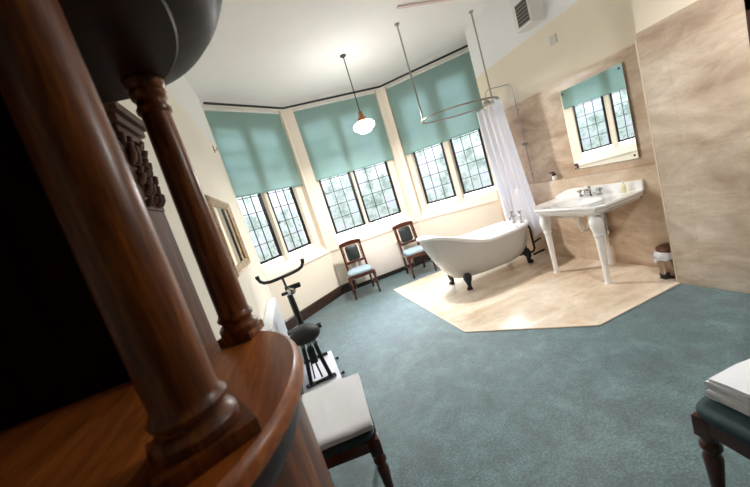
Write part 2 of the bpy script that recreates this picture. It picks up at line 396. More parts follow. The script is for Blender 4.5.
def bay(idx, side, a, b, o0, o1, lights, blind, u_end0, u_end1):
    m, L = frame_of(a, b); T = 0.30
    w = MB()
    lb(w, m, u_end0, u_end1, 0, T, 0, SILL_F); lb(w, m, u_end0, u_end1, 0, T, TOP, CEIL)
    lb(w, m, u_end0, o0, 0, T, SILL_F, TOP); lb(w, m, o1, u_end1, 0, T, SILL_F, TOP)
    # splayed stone sill rising to the glass
    w.loft([[m @ Vector((uu, 0.0, SILL_F)), m @ Vector((uu, .20, SILL_G)), m @ Vector((uu, T, SILL_G)), m @ Vector((uu, T, SILL_F))] for uu in (o0, o1)])
    struct(w.build('wall_bay_'+side, M['bay_paint'], smooth=False), 'cream painted stone bay wall, %s part' % side, 'wall')
    # small moulded lip under the sill
    lip = MB(); lb(lip, m, max(u_end0, 0.0)+.02, L-.02 if side != 'right' else 2.2, -.018, 0.0, SILL_F-.035, SILL_F, 0.007)
    struct(lip.build('trim_%d' % (4+idx), M['bay_paint']), 'moulded sill lip below the %s bay window' % side, 'trim')
    win = thing('window_%d' % idx, 'leaded two-light %s window of the bay' % side, 'window', (0, 0, 0), 0, None, 'structure')
    mu0, mu1 = lights[0][1], lights[1][0]
    mb = MB()
    for (p0, p1) in ((o0-.01, lights[0][0]), (mu0, mu1), (lights[1][1], o1+.01)):
        if p1-p0 < .012: continue
        c = min(.03, (p1-p0)*.3)
        poly = [(p0, .24), (p0, .12+c), (p0+c, .10), (p1-c, .10), (p1, .12+c), (p1, .24)]
        mb.prism(poly, SILL_G-.09, TOP, mat=m)
    mb.build('mullion', M['bay_paint'], win, smooth=False)
    for (l0, l1) in lights:
        fr = MB(); fw = .040; zb, zt = SILL_G+.005, 3.3
        lb(fr, m, l0, l0+fw, .145, .185, zb, zt, .004); lb(fr, m, l1-fw, l1, .145, .185, zb, zt, .004)
        lb(fr, m, l0+fw, l1-fw, .145, .185, zb, zb+fw, .004); lb(fr, m, l0+fw, l1-fw, .145, .185, zt-fw, zt, .004)
        # casement stay / catch
        lb(fr, m, l0+.01, l0+.05, .115, .147, zb+.52, zb+.56, .004)
        f = fr.build('casement_frame', M['black'], win)
        ld = MB(); g0, g1 = l0+fw, l1-fw
        for k in (1, 2):
            uu = g0+(g1-g0)*k/3; lb(ld, m, uu-.005, uu+.005, .155, .171, zb+fw, zt-fw)
        nrow = 8
        for k in range(1, nrow+1):
            zz = zb+fw+k*.252
            if zz < zt-fw-.05: lb(ld, m, g0, g1, .154, .172, zz-.005, zz+.005)
        ld.build('lead_cames', M['lead'], f, smooth=False)
        gp = MB(); lb(gp, m, g0-.004, g1+.004, .161, .165, zb+fw-.004, zt-fw+.004)
        gp.build('glass_pane', M['glass'], f, smooth=False)
    # solid stone head above the lights
    hd = MB(); lb(hd, m, o0-.01, o1+.01, .12, .26, 3.3, TOP+.01); hd.build('stone_head', M['bay_paint'], win, smooth=False)
    # roller blind
    labels = {'left': 'sage green roller blind half lowered over the left bay window beside the gilt mirror wall',
              'center': 'sage green roller blind half lowered over the middle window behind the pendant lamp',
              'right': 'sage green roller blind half lowered over the right bay window behind the shower rail'}
    org = m @ Vector(((blind[0]+blind[1])/2, .05, 0))
    bl = thing('roller_blind', labels[side], 'blind', org, 0, 'roller blinds of the bay window')
    inv = Matrix.Translation(-org)
    bz = 2.185
    fab = MB()
    nU, nZ = 14, 10; rings = []
    def fz(uu, zz): return .05+.004*math.sin(uu*7+idx)+.003*math.sin(zz*6)
    grid = [[inv @ m @ Vector((blind[0]+(blind[1]-blind[0])*i/nU, fz(i/nU, bz+(3.455-bz)*j/nZ), bz+(3.455-bz)*j/nZ)) for i in range(nU+1)] for j in range(nZ+1)]
    fab.loft(grid, closed=False)
    fab.build('fabric', M['blind'], bl)
    bb = MB(); lb(bb, inv @ m, blind[0], blind[1], .043, .060, bz-.018, bz+.004, .004); bb.build('bottom_bar', M['blindbar'], bl)
    hr = MB(); lb(hr, inv @ m, blind[0]-.003, blind[1]+.003, .03, .085, 3.455, 3.497, .006); hr.build('head_rail', M['white_metal'], bl)
    return m, L

mL, LL = bay(1, 'left', CA, CB, 0.01, 1.43, [(.03, .55), (.665, 1.245)], (.016, 1.424), -0.25, 1.478)
mC, LC = bay(2, 'center', CB, CC, 0.17, 1.79, [(.235, .86), (.925, 1.655)], (.178, 1.782), -.0, 1.895)
mR, LR = bay(3, 'right', CC, CD, 0.09, 1.73, [(.235, .835), (.975, 1.545)], (.108, 1.722), 0, 2.45)
struct(MB().box(XR+.2, 4.7, 4.4, 4.6, 0, CEIL).build('wall_bay_return', M['bay_paint'], smooth=False), 'short return wall of the bay', 'wall')
# stone corner posts on the outside of the bay joints
st = MB(); st.prism([(CB.x-.03, CB.y+.002), (CB.x+.03, CB.y+.004), (CB.x+.02, CB.y+.34), (CB.x-.25, CB.y+.28)], 0, CEIL)
st.prism([(CC.x-.03, CC.y+.004), (CC.x+.03, CC.y+.002), (CC.x+.25, CC.y+.28), (CC.x-.02, CC.y+.34)], 0, CEIL)
struct(st.build('wall_bay_posts', M['bay_paint'], smooth=False), 'stone posts where the bay windows meet', 'wall')
# black curtain track
zt = 3.475+.05
off = .035
def inn(m, u, z): return m @ Vector((u, -off, z))
track = [inn(mL, .03, zt), inn(mL, LL-.03, zt), inn(mC, .03, zt), inn(mC, LC-.03, zt), inn(mR, .03, zt), inn(mR, 1.95, zt)]
pts = []
for a, b in zip(track, track[1:]):
    for k in range(4): pts.append(a.lerp(b, k/4))
pts.append(track[-1])
ct = thing('curtain_track', 'thin black curtain track running around the top of the bay', 'curtain track', (1.6, 6.0, zt))
mb = MB(); mb.tube([p-Vector((1.6, 6.0, zt)) for p in pts], .017, 8); mb.build('rail', M['black'], ct)
for mm, us in ((mL, (.3, 1.1)), (mC, (.2, .95, 1.7)), (mR, (.3, 1.0))):
    for uu in us:
        p = mm @ Vector((uu, -off, zt))-Vector((1.6, 6.0, zt)); q = mm @ Vector((uu, 0, zt+.02))-Vector((1.6, 6.0, zt))
        MB().tube([p, q], .006, 6).build('bracket', M['black'], ct)

# skirting boards
def skirt(name, m, u0, u1, lab):
    mb = MB()
    prof = [(0, 0), (-.03, 0), (-.03, .12), (-.024, .135), (-.024, .15), (-.012, .165), (0, .168)]
    mb.loft([[m @ Vector((uu, p[0], p[1])) for p in prof] for uu in (u0, u1)])
    struct(mb.build(name, M['skirt'], angle=25), lab, 'skirting')
skirt('baseboard_left_bay', mL, -.02, LL+.01, 'dark skirting under the left bay window')
skirt('baseboard_center', mC, -.01, LC+.01, 'dark skirting under the middle bay window')
skirt('baseboard_right_bay', mR, -.01, 2.2, 'dark skirting under the right bay window')
mW = Matrix(((0, -1, 0, XL), (1, 0, 0, 1.85), (0, 0, 1, 0), (0, 0, 0, 1)))
skirt('baseboard_left', mW, -.25, 3.2, 'dark skirting along the left wall')

# ------------------------------------------------------------------ pendant lamp
def pendant(loc, label):
    p = thing('pendant_lamp', label, 'lamp', loc, 0)
    MB().lathe([(.001, 0), (.045, 0), (.045, -.012), (.02, -.03), (.006, -.034)], 20).build('ceiling_rose', M['cord'], p)
    MB().tube([(0, 0, -.03), (0, 0, -.8)], .0075, 8).build('cord', M['cord'], p)
    MB().lathe([(.008, -.79), (.026, -.80), (.028, -.845), (.034, -.85), (.036, -.87), (.05, -.885), (.062, -.905), (.066, -.935), (.048, -.95)], 24).build('gallery', M['copper'], p)
    MB().lathe([(.05, -.935), (.09, -.946), (.132, -.965), (.156, -.99), (.16, -1.012), (.148, -1.04), (.118, -1.062), (.095, -1.085), (.075, -1.102), (.03, -1.11)], 32).build('lamp_shade', M['opal'], p)
    return p
pendant((1.575, 4.64, CEIL), 'pendant lamp with glowing white opal shade hanging before the bay windows')

# ------------------------------------------------------------------ chairs by the bay
def spindle_leg(h, r=.024):
    return [(r*.62, 0), (r*.7, .02), (r*.95, .05), (r*.62, .065), (r*.75, .1), (r*1.1, h*.6), (r*.8, h*.72), (r*1.25, h*.755), (r*.85, h*.79), (r*1.3, h*.82), (r*1.3, h)]
def make_chair(label, group):
    c = thing('side_chair', label, 'chair', (0, 0, 0), 0, group)
    W, D, SH = .215, .20, .405
    for sx in (-1, 1):
        MB().lathe(spindle_leg(SH), 14, Matrix.Translation((sx*W, -D, 0))).build('leg', M['chairwood'], c)
    for sx in (-1, 1):
        x = sx*.18
        MB().loft([[(x+dx*.018, y+dy*.016, z) for dx, dy in ((-1, -1), (1, -1), (1, 1), (-1, 1))]
                   for y, z in ((D+.06, 0), (D+.02, .2), (D, .40), (D+.01, .5), (D+.05, .75), (D+.085, .93))]).build('leg', M['chairwood'], c, angle=60)
    f = MB()
    f.box(-W-.02, W+.02, -D-.02, -D+.012, SH-.045, SH+.012, .006)
    f.box(-.19, .19, D-.012, D+.012, SH-.045, SH+.01, .004)
    for sx in (-1, 1):
        f.loft([[(sx*(W+.005)+d*.011, -D, z) if k == 0 else (sx*.185+d*.011, D, z) for d, z in ((-1, SH-.045), (1, SH-.045), (1, SH+.01), (-1, SH+.01))] for k in (0, 1)])
    f.build('seat_frame', M['chairwood'], c)
    # upholstered seat
    st = MB(); rings = []
    for s_, z in ((1.0, SH+.012), (1.02, SH+.03), (1.0, SH+.05), (.93, SH+.064), (.75, SH+.072), (.4, SH+.075)):
        pts = []
        for k in range(28):
            a = 2*PI*k/28; cx = math.copysign(abs(math.cos(a))**.45, math.cos(a)); cy = math.copysign(abs(math.sin(a))**.45, math.sin(a))
            w_ = (W+.012) if cy < 0 else (W-.025)
            w_ = W-.006-.018*cy
            pts.append((cx*w_*s_, cy*(D+.004)*s_-.006, z))
        rings.append(pts)
    st.loft(rings); st.build('seat', M['teal_seat'], c, angle=70)
    # back: lower rail, arched crest rail, padded panel, spindles
    def yb(z): return D+.01+.075*(z-.5)/.43
    b = MB(); n = 12; rings = []
    for k in range(n+1):
        x = -.205+.41*k/n; top = .935+.026*(1-(x/.205)**2); bot = .882
        rings.append([(x, yb(.9)-.018, bot), (x, yb(.9)+.018, bot), (x, yb(.9)+.02, top), (x, yb(.9)-.014, top)])
    b.loft(rings); b.build('crest_rail', M['chairwood'], c, angle=50)
    b = MB(); b.box(-.165, .165, yb(.575)-.014, yb(.575)+.014, .55, .595, .005); b.build('back_rail', M['chairwood'], c)
    def bpan(x0, x1, z0, z1, th, puff):
        mb = MB(); rings = []
        for s_, t_ in ((1, 0), (1, th*.6), (.9, th), (.5, th+puff)):
            xm, zm = (x0+x1)/2, (z0+z1)/2; pts = []
            for k in range(24):
                a = 2*PI*k/24; cx = math.copysign(abs(math.cos(a))**.35, math.cos(a)); cz = math.copysign(abs(math.sin(a))**.35, math.sin(a))
                z = zm+cz*(z1-z0)/2*s_
                pts.append((xm+cx*(x1-x0)/2*s_, yb(z)-t_, z))
            rings.append(pts)
        return mb.loft(rings)
    bpan(-.118, .118, .598, .874, .022, .012).build('back_pad', M['leather'], c, angle=70)
    for x in (-.15, .15):
        MB().tube([(x, yb(.59), .59), (x, yb(.74), .74), (x, yb(.88), .88)], [.006, .009, .006], 8).build('spindle', M['chairwood'], c)
    for sx in (-1, 1):
        MB().tube([(sx*W, -D, .16), (sx*.185, D+.02, .16)], .009, 8).build('stretcher', M['chairwood'], c)
    return c
G = 'upholstered chairs under the bay window'
ch = make_chair('mahogany chair with teal seat lightened for glare at the far left end of the radiator', G)
ch.location = (.985, 5.43, 0); ch.rotation_euler = (0, 0, math.radians(-6))
dup(ch, (2.06, 5.37, .0), math.radians(-3), 'mahogany chair with teal seat lightened for glare standing near the raised end of the bath', G).location.z = 0.0

# ------------------------------------------------------------------ radiators
def radiator(loc, rz, L, z0, z1, label, mat, nconv=24):
    r = thing('radiator', label, 'radiator', loc, rz)
    p = MB(); p.box(-L/2, L/2, -.02, 0.0, z0, z1, .008)
    for k in range(nconv):
        x = -L/2+.03+(L-.06)*(k+.5)/nconv
        p.box(x-.011, x+.011, -.026, -.018, z0+.03, z1-.03, .003)
    p.build('front_panel', mat, r)
    t = MB(); t.box(-L/2, L/2, -.022, .075, z1, z1+.012, .003); t.build('top_grille', mat, r)
    MB().box(-L/2-.004, -L/2+.006, -.018, .075, z0+.01, z1, .002).build('end_panel', mat, r)
    MB().box(L/2-.006, L/2+.004, -.018, .075, z0+.01, z1, .002).build('end_panel', mat, r)
    bk = MB(); bk.box(-L/2+.006, L/2-.006, .05, .07, z0, z1-.002, .004); bk.build('rear_panel', mat, r)
    MB().tube([(L/2+.03, .03, 0.0), (L/2+.03, .03, z0+.06), (L/2-.02, .03, z0+.06)], .009, 8).build('pipe', M['nickel'], r)
    MB().tube([(-L/2-.03, .03, 0.0), (-L/2-.03, .03, z0+.06), (-L/2+.02, .03, z0+.06)], .009, 8).build('pipe', M['nickel'], r)
    MB().lathe([(.016, 0), (.02, .01), (.02, .05), (.014, .058)], 12, Matrix.Translation((L/2+.03, .03, z0+.07))).build('valve', M['white_metal'], r)
    return r
radiator((1.55, 5.89, 0), 0, 1.2, .10, .585, 'low cream panel radiator under the middle window between the two chairs', M['radiator'])
radiator((XL+.085, 3.62, 0), math.radians(90), 1.3, .14, .73, 'white panel radiator on the left wall behind the exercise bike', M['radiator_white'])

# ------------------------------------------------------------------ bath
def make_bath():
    b = thing('bathtub', 'white roll-top slipper bath with dark claw feet on the tiled floor', 'bathtub', (2.5, 4.0, .008))
    NB = 72
    X0, X1, YH = -.86, .80, .375
    def sm(t): t = max(0, min(1, t)); return t*t*(3-2*t)
    def rim_z(x):
        return .575+.255*sm((.02-x)/.86)+.01*sm((x-.4)/.4)
    def plan(a, x0, x1, yh, cx):
        c, s = math.cos(a), math.sin(a)
        x = (cx+(x1-cx)*abs(c)**.75) if c >= 0 else (cx-(cx-x0)*abs(c)**.92)
        y = yh*math.copysign(abs(s)**.85, s)
        if c < 0: y *= 1-.10*abs(c)**2
        return x, y
    angs = [2*PI*k/NB for k in range(NB)]
    rimp = [plan(a, X0, X1, YH, .1) for a in angs]
    botp = [plan(a, -.50, .60, .235, .05) for a in angs]
    prof = [(0, 0), (.02, .06), (.10, .25), (.24, .5), (.45, .75), (.68, .9), (.9, .975), (1.0, 1.0)]
    out = MB(); rings = []
    for s_, d in prof:
        r = []
        for (rx, ry), (bx, by) in zip(rimp, botp):
            zr = rim_z(rx)-.01; zb = .145
            e = s_+.55*s_*(1-s_)*max(0, -rx/.86); r.append((rx+(bx-rx)*e, ry+(by-ry)*s_, zr+(zb-zr)*d))
        rings.append(r)
    out.loft(rings, cap0=False); out.build('shell', M['bathout'], b, angle=60)
    inn_ = MB(); rings = []
    for s_, d in prof:
        r = []
        for (rx, ry), (bx, by) in zip(rimp, botp):
            zr = rim_z(rx)-.004; zb = .185; k = .965
            e = s_+.55*s_*(1-s_)*max(0, -rx/.86); r.append((rx*k+(bx*.94-rx*k)*e, ry*k*.97+(by*.9-ry*k*.97)*s_, zr+(zb-zr)*d))
        rings.append(r)
    inn_.loft(rings, cap0=False); inn_.build('basin_interior', M['enamel'], b, angle=60)
    rim = MB(); rim.tube([(x, y, rim_z(x)) for x, y in rimp], .026, 12, closed=True); rim.build('rolled_rim', M['enamel'], b, angle=60)
    for (fx, fy) in ((-.44, -.24), (-.46, .16), (.60, -.20), (.575, .2)):
        sx = -1 if fx < 0 else 1; sy = -1 if fy < 0 else 1
        d = Vector((sx*.55, sy*.83, 0)).normalized()
        f = MB(); base = Vector((fx, fy, 0))
        path = [(-.035, .20, .05), (-.01, .175, .062), (.012, .14, .052), (.018, .10, .036), (.010, .065, .028), (.012, .04, .030), (.022, .022, .036)]
        f.tube([base+d*p+Vector((0, 0, z)) for p, z, r in path], [p[2] for p in path], 12)
        f.ball(base+d*.025+Vector((0, 0, .022)), .034, .034, .0225)
        for k in (-1, 0, 1):
            dd = Matrix.Rotation(k*.5, 3, 'Z') @ d
            f.tube([base+d*.01+Vector((0, 0, .06)), base+dd*.055+Vector((0, 0, .035)), base+dd*.062+Vector((0, 0, .008))], [.012, .012, .006], 8)
        f.build('claw_foot', M['black'], b)
    # taps on the low end
    tp = MB()
    for sy in (-1, 1):
        y = sy*.085
        tp.lathe([(.024, .56), (.024, .585), (.013, .6), (.013, .70), (.02, .705), (.02, .73), (.008, .74)], 14, Matrix.Translation((.735, y, 0)))
        tp.tube([(.735, y-.035, .745), (.735, y+.035, .745)], .008, 8); tp.tube([(.70, y, .745), (.77, y, .745)], .008, 8)
        tp.tube([(.735, y, .68), (.69, y*.6, .70), (.65, y*.5, .66), (.645, y*.5, .63)], .011, 10)
    tp.tube([(.735, -.085, .67), (.735, .085, .67)], .012, 10)
    tp.build('taps', M['chrome'], b)
    ov = MB(); ov.lathe([(.03, 0), (.03, .006), (.018, .01)], 16, Matrix.Translation((.715, 0, .50)) @ Matrix.Rotation(-PI/2, 4, 'Y')); ov.build('overflow', M['chrome'], b)
    wp = MB()
    wp.tube([(.80, -.1, .52), (.835, -.1, .45), (.835, -.1, .14), (.80, -.1, .10), (.72, -.1, .10), (.5, -.05, .13)], .016, 10)
    wp.tube([(.835, -.1, .22), (.90, -.12, .25), (.956, -.13, .26)], .013, 8)
    wp.tube([(.78, -.12, .06), (.88, -.14, .075), (.956, -.15, .08)], .016, 8)
    wp.tube([(.78, .1, .4), (.86, .1, .36), (.86, .1, .002)], .012, 8)
    wp.build('waste_pipe', M['pipe'], b)
    return b
make_bath()

# ------------------------------------------------------------------ shower ring, curtain, riser
rc = Vector((2.785, 4.06, 2.37)); RX, RY = .575, .345
def ring_pt(a, k=1.0, z=0): return Vector((rc.x+RX*k*math.copysign(abs(math.cos(a))**.85, math.cos(a)), rc.y+RY*k*math.copysign(abs(math.sin(a))**.85, math.sin(a)), rc.z+z))
sr = thing('shower_rail', 'oval chrome shower curtain rail hung from the ceiling over the bath', 'shower rail', rc)
MB().tube([ring_pt(2*PI*k/64)-rc for k in range(64)], .0125, 10, closed=True).build('oval_rail', M['nickel'], sr)
for x in (-RX, RX):
    h = MB(); h.tube([(x, 0, 0), (x, 0, CEIL-rc.z-.01)], .0115, 10)
    h.lathe([(.02, -.018), (.022, -.005), (.022, .012), (.014, .022)], 12, Matrix.Translation((x, 0, 0)))
    hh = h.build('hanger', M['nickel'], sr)
    MB().lathe([(.013, -.03), (.03, -.014), (.034, -.004), (.034, 0)], 16, Matrix.Translation((x, 0, CEIL-rc.z))).build('ceiling_flange', M['nickel'], hh)

cur = thing('shower_curtain', 'white shower curtain gathered at the tap end of the bath', 'curtain', (3.36, 4.06, .4))
c0 = Vector((3.36, 4.06, .4))
cm = MB(); rows = []; nz, na = 22, 150
a0, a1 = math.radians(-60), math.radians(42)
for j in range(nz+1):
    t = j/nz; z = 2.335-(2.335-.40)*t; row = []
    for i in range(na+1):
        s_ = i/na; a = a0+(a1-a0)*s_
        fold = math.sin(s_*2*PI*8+.8*math.sin(t*3+s_*5))*(.016+.018*t)
        push = .02+.155*t**1.2
        c, s = math.cos(a), math.sin(a)
        base = ring_pt(a)
        nrm = Vector((c*1.0, s*.9, 0)).normalized()
        p = base+nrm*(push*(.35+.65*max(0, c))+fold)
        p.z = z+.008*math.sin(s_*30)*(1-t)
        p.x = min(p.x, 3.435 if z < 1.1 else 3.50)
        row.append(p-c0)
    rows.append(row)
cm.loft(rows, closed=False); cm.build('drape', M['curtain'], cur, angle=80)
for k in range(10):
    a = a0+(a1-a0)*(k+.5)/10; p = ring_pt(a)-c0
    tdir = Vector((math.cos(a), math.sin(a), 0))
    MB().tube([p+tdir*.022*math.cos(q)+Vector((0, 0, .022*math.sin(q)-.012)) for q in [2*PI*i/14 for i in range(14)]], .003, 6, closed=True).build('curtain_ring', M['nickel'], cur)

sp = thing('shower_riser', 'slim chrome shower riser pipe on the tiled wall beside the curtain', 'shower', (3.555, 3.86, 1.09))
o = Vector((3.555, 3.86, 1.09))
rp = [Vector(p)-o for p in [(3.555, 3.86, 1.10), (3.555, 3.86, 1.7), (3.555, 3.86, 2.3), (3.555, 3.86, 2.42), (3.55, 3.87, 2.49), (3.53, 3.90, 2.52), (3.47, 3.98, 2.535), (3.41, 4.04, 2.55), (3.37, 4.07, 2.555), (3.33, 4.10, 2.545), (3.31, 4.11, 2.52), (3.30, 4.115, 2.44)]]
MB().tube(rp, .006, 10).build('pipe', M['nickel'], sp)
MB().lathe([(.012, .0), (.03, -.02), (.055, -.05), (.056, -.06), (.02, -.062)], 18, Matrix.Translation(rp[-1])).build('shower_rose', M['nickel'], sp)
kb = MB(); kb.ball((0, 0, .57), .026, .03, .026); kb.tube([(0, 0, .57), (-.045, -.01, .57)], .012, 8); kb.ball((-.05, -.01, .57), .019); kb.build('valve_knob', M['nickel'], sp)
for z in (.12, .57, 1.05): MB().tube([(0, 0, z), (.032, 0, z)], .007, 8).build('wall_bracket', M['nickel'], sp)

# ------------------------------------------------------------------ wash basin
def make_basin():
    o = Vector((XLOW, 2.875, .008))
    w = thing('washbasin', 'white china console washbasin on turned legs against the tiled wall', 'washbasin', o)
    NP = 96
    DX, HY = .62, .525                                       # projects to -x
    cen = Vector((-.30, 0))
    def outer(a, ins=0.0):
        # rounded rectangle by ray casting from the centre, corner chamfers at the front
        c, s = math.cos(a), math.sin(a); best = 9
        lim = [((1, 0), .296), ((-1, 0), .32-ins), ((0, 1), HY-ins), ((0, -1), HY-ins)]
        k = 1/math.sqrt(2)
        lim += [((-k, k), (.32+HY)*k-.15-ins), ((-k, -k), (.32+HY)*k-.04-ins)]
        for n, d in lim:
            q = c*n[0]+s*n[1]
            if q > 1e-6: best = min(best, d/q)
        return Vector((cen.x+c*best, cen.y+s*best))
    A = [2*PI*k/NP for k in range(NP)]
    def oval(rx, ry, cx=-.335): return [(cx+rx*math.cos(a), ry*math.sin(a)) for a in A]
    rings = []
    def R_(pts, z): rings.append([(p[0], p[1], z) for p in pts])
    R_(oval(.14, .2), .69)
    R_([outer(a, .10) for a in A], .735)
    R_([outer(a, .05) for a in A], .755)
    R_([outer(a, .045) for a in A], .775)
    R_([outer(a, .022) for a in A], .79)
    R_([outer(a, .018) for a in A], .81)
    R_([outer(a, .004) for a in A], .822)
    R_([outer(a, 0) for a in A], .835)
    R_([outer(a, .004) for a in A], .846)
    R_([outer(a, .014) for a in A], .85)
    R_([outer(a, .03) for a in A], .847)
    R_(oval(.215, .30), .843)
    R_(oval(.20, .285), .834)
    R_(oval(.18, .25), .79)
    R_(oval(.13, .18), .735)
    R_(oval(.05, .06), .715)
    m = MB(); m.loft(rings); m.build('bowl', M['china'], w, angle=32)
    # upstand against the wall with scrolled left end
    u = MB(); prof = []
    n = 30
    pts = []
    for k in range(n+1):
        y = -HY+.002+(2*HY+.02)*k/n
        tt = (y+HY)/(2*HY)
        top = .94 if tt < .75 else .94-.08*((tt-.75)/.27)**2
        pts.append((y, max(.86, top)))
    u.loft([[(-.032, y, .84), (-.002, y, .84), (-.002, y, z), (-.012, y, z+.006), (-.026, y, z)] for y, z in pts])
    u.build('upstand', M['china'], w, angle=50)
    leg = [(.036, 0), (.038, .012), (.030, .022), (.026, .045), (.029, .2), (.036, .45), (.038, .515), (.047, .522), (.049, .545), (.044, .555), (.05, .575), (.062, .62), (.066, .66), (.058, .705), (.046, .73), (.05, .75)]
    for (x, y) in ((-.54, -.385), (-.50, .305)):
        MB().lathe(leg, 22, Matrix.Translation((x, y, 0))).build('leg', M['china'], w, angle=50)
    leg2 = [(.034, 0), (.036, .012), (.026, .03), (.024, .2), (.03, .5), (.04, .6), (.05, .7)]
    MB().lathe(leg2, 18, Matrix.Translation((-.055, -.055, 0))).build('leg', M['china'], w, angle=50)
    for y in (-.12, .12):
        t = MB(); t.lathe([(.022, .845), (.022, .86), (.012, .87), (.012, .895), (.018, .90), (.016, .925), (.006, .93)], 14, Matrix.Translation((-.085, y, 0)))
        for q in (0, 1, 2, 3):
            d = Vector((math.cos(q*PI/2+.4), math.sin(q*PI/2+.4), 0)); p = Vector((-.085, y, .912))
            t.tube([p, p+d*.034], [.006, .009], 8)
        t.build('tap', M['chrome'], w)
    s = MB(); s.lathe([(.024, .845), (.022, .865), (.014, .88), (.014, .93), (.018, .94), (.010, .965)], 14, Matrix.Translation((-.085, 0, 0)))
    s.tube([(-.085, 0, .91), (-.13, 0, .93), (-.175, 0, .92), (-.195, 0, .885)], [.012, .012, .011, .010], 10)
    s.tube([(-.085, -.12, .872), (-.085, .12, .872)], .009, 8)
    s.build('spout', M['chrome'], w)
    tr = MB(); tr.tube([(-.33, 0, .70), (-.33, 0, .56), (-.31, .0, .50), (-.26, 0, .48), (-.21, 0, .50), (-.19, 0, .56), (-.15, 0, .58), (-.004, 0, .58)], .017, 10)
    tr.tube([(-.50, -.36, .535), (-.42, -.24, .535), (-.40, -.2, .56), (-.40, -.18, .74)], .011, 10)
    tr.build('trap_pipe', M['china'], w)
    v = MB(); v.lathe([(.014, 0), (.018, .01), (.018, .05), (.01, .055)], 12, Matrix.Translation((-.055, -.10, .37))); v.tube([(-.055, -.10, .39), (-.003, -.10, .39)], .008, 8); v.tube([(-.055, -.10, .4), (-.055, -.10, .70)], .006, 8)
    v.build('isolating_valve', M['chrome'], w)
    return w
make_basin()
# bottle and soap things
bt = thing('soap_bottle', 'small white bottle with pale yellow label on the right rear of the washbasin', 'bottle', (3.385, 2.50, .858))
MB().lathe([(.018, 0), (.021, .004), (.021, .075), (.012, .09), (.009, .10)], 16).build('body', M['soap'], bt)
MB().lathe([(.0215, .015), (.0215, .06)], 16, cap0=False, cap1=False).build('paper_label', M['yellow'], bt)
MB().lathe([(.011, .098), (.011, .125), (.006, .128)], 12).build('cap', M['china'], bt)
sd = thing('soap_dispenser', 'small dark topped white soap dispenser standing on the tiled ledge near the curtain', 'dispenser', (3.525, 3.46, 1.081))
MB().lathe([(.026, 0), (.03, .006), (.03, .05), (.022, .06)], 16).build('body', M['china'], sd)
hd = MB(); hd.lathe([(.024, .06), (.026, .066), (.026, .09), (.008, .095), (.008, .105)], 16); hd.box(-.06, .012, -.012, .012, .10, .115, .004); hd.build('pump', M['pipe'], sd)

# ------------------------------------------------------------------ wall mirror on tiles
mo = Vector((XR-.019, 2.805, 1.18))
wm = thing('wall_mirror', 'frameless rectangular mirror screwed to the tiles above the washbasin', 'mirror', mo)
wm.rotation_euler.z = math.radians(-1.0)
MB().box(-.008, -.001, -.375, .375, -.02, .935, .002).build('mirror_glass', M['mirror'], wm, smooth=False)
for y in (-.34, .34):
    for z in (.015, .895):
        MB().lathe([(.009, 0), (.011, .002), (.008, .006)], 12, Matrix.Translation((-.008, y, z)) @ Matrix.Rotation(-PI/2, 4, 'Y')).build('screw_cap', M['gunmetal'], wm)

# ------------------------------------------------------------------ bin
bn = thing('pedal_bin', 'small steel pedal bin with brown lid and white liner beside the tiled pier', 'bin', (3.335, 2.145, .008))
MB().lathe([(.10, .012), (.104, .02), (.104, .25), (.10, .255)], 28).build('body', M['steel'], bn)
MB().lathe([(.106, 0), (.108, .004), (.108, .022), (.10, .026)], 28).build('base', M['rubber'], bn)
MB().lathe([(.108, .262), (.108, .275), (.10, .295), (.07, .312), (.03, .318), (.01, .319)], 28).build('lid', M['binlid'], bn)
lr = MB(); rings = []
for j in range(7):
    t = j/6; row = []
    for i in range(56):
        a = 2*PI*i/56
        r = .107+.03*math.sin(PI*t*.55)*(1+.35*math.sin(5*a)+.2*math.sin(11*a+1))*(1 if t > 0 else 0)
        row.append((r*math.cos(a), r*math.sin(a), .262-.085*t*(1+.25*math.sin(3*a+.5)+.15*math.sin(8*a))))
    rings.append(row)
lr.loft(rings, cap0=False, cap1=False); lr.build('bag_liner', M['bag'], bn, angle=80)
pd = MB(); pd.box(-.155, -.09, -.03, .03, .012, .024, .005); pd.build('pedal', M['rubber'], bn)

# ------------------------------------------------------------------ vent box, blank plate, hook
vb = thing('vent_box', 'white boxed extractor vent with grey grille high on the right wall', 'vent', (XR, 3.29, 2.96))
MB().box(-.2, 0, -.12, .13, 0, CEIL-2.96-.001, .006).build('casing', M['vent'], vb)
g = MB(); g.box(-.206, -.199, -.10, .075, .03, .28, .002)
gg = g.build('grille', M['ventgrey'], vb)
for k in range(6):
    MB().box(-.212, -.204, -.095, .07, .045+k*.04, .062+k*.04, .002).build('slat', M['gunmetal'], gg)
tag(MB().box(XR-.012, XR, 3.08, 3.17, 2.65, 2.75, .004).build('blanking_plate', M['plate']), 'faint square blanking plate on the cream wall above the tiles', 'wall plate')
hk = MB(); hk.box(XL+.001, XL+.012, 4.57, 4.60, 2.73, 2.82, .003); hk.tube([(XL+.012, 4.585, 2.76), (XL+.04, 4.585, 2.755), (XL+.045, 4.585, 2.79)], .006, 8)
tag(hk.build('wall_hook', M['gilt']), 'tiny cream hook on the left wall next to the left blind', 'hook')

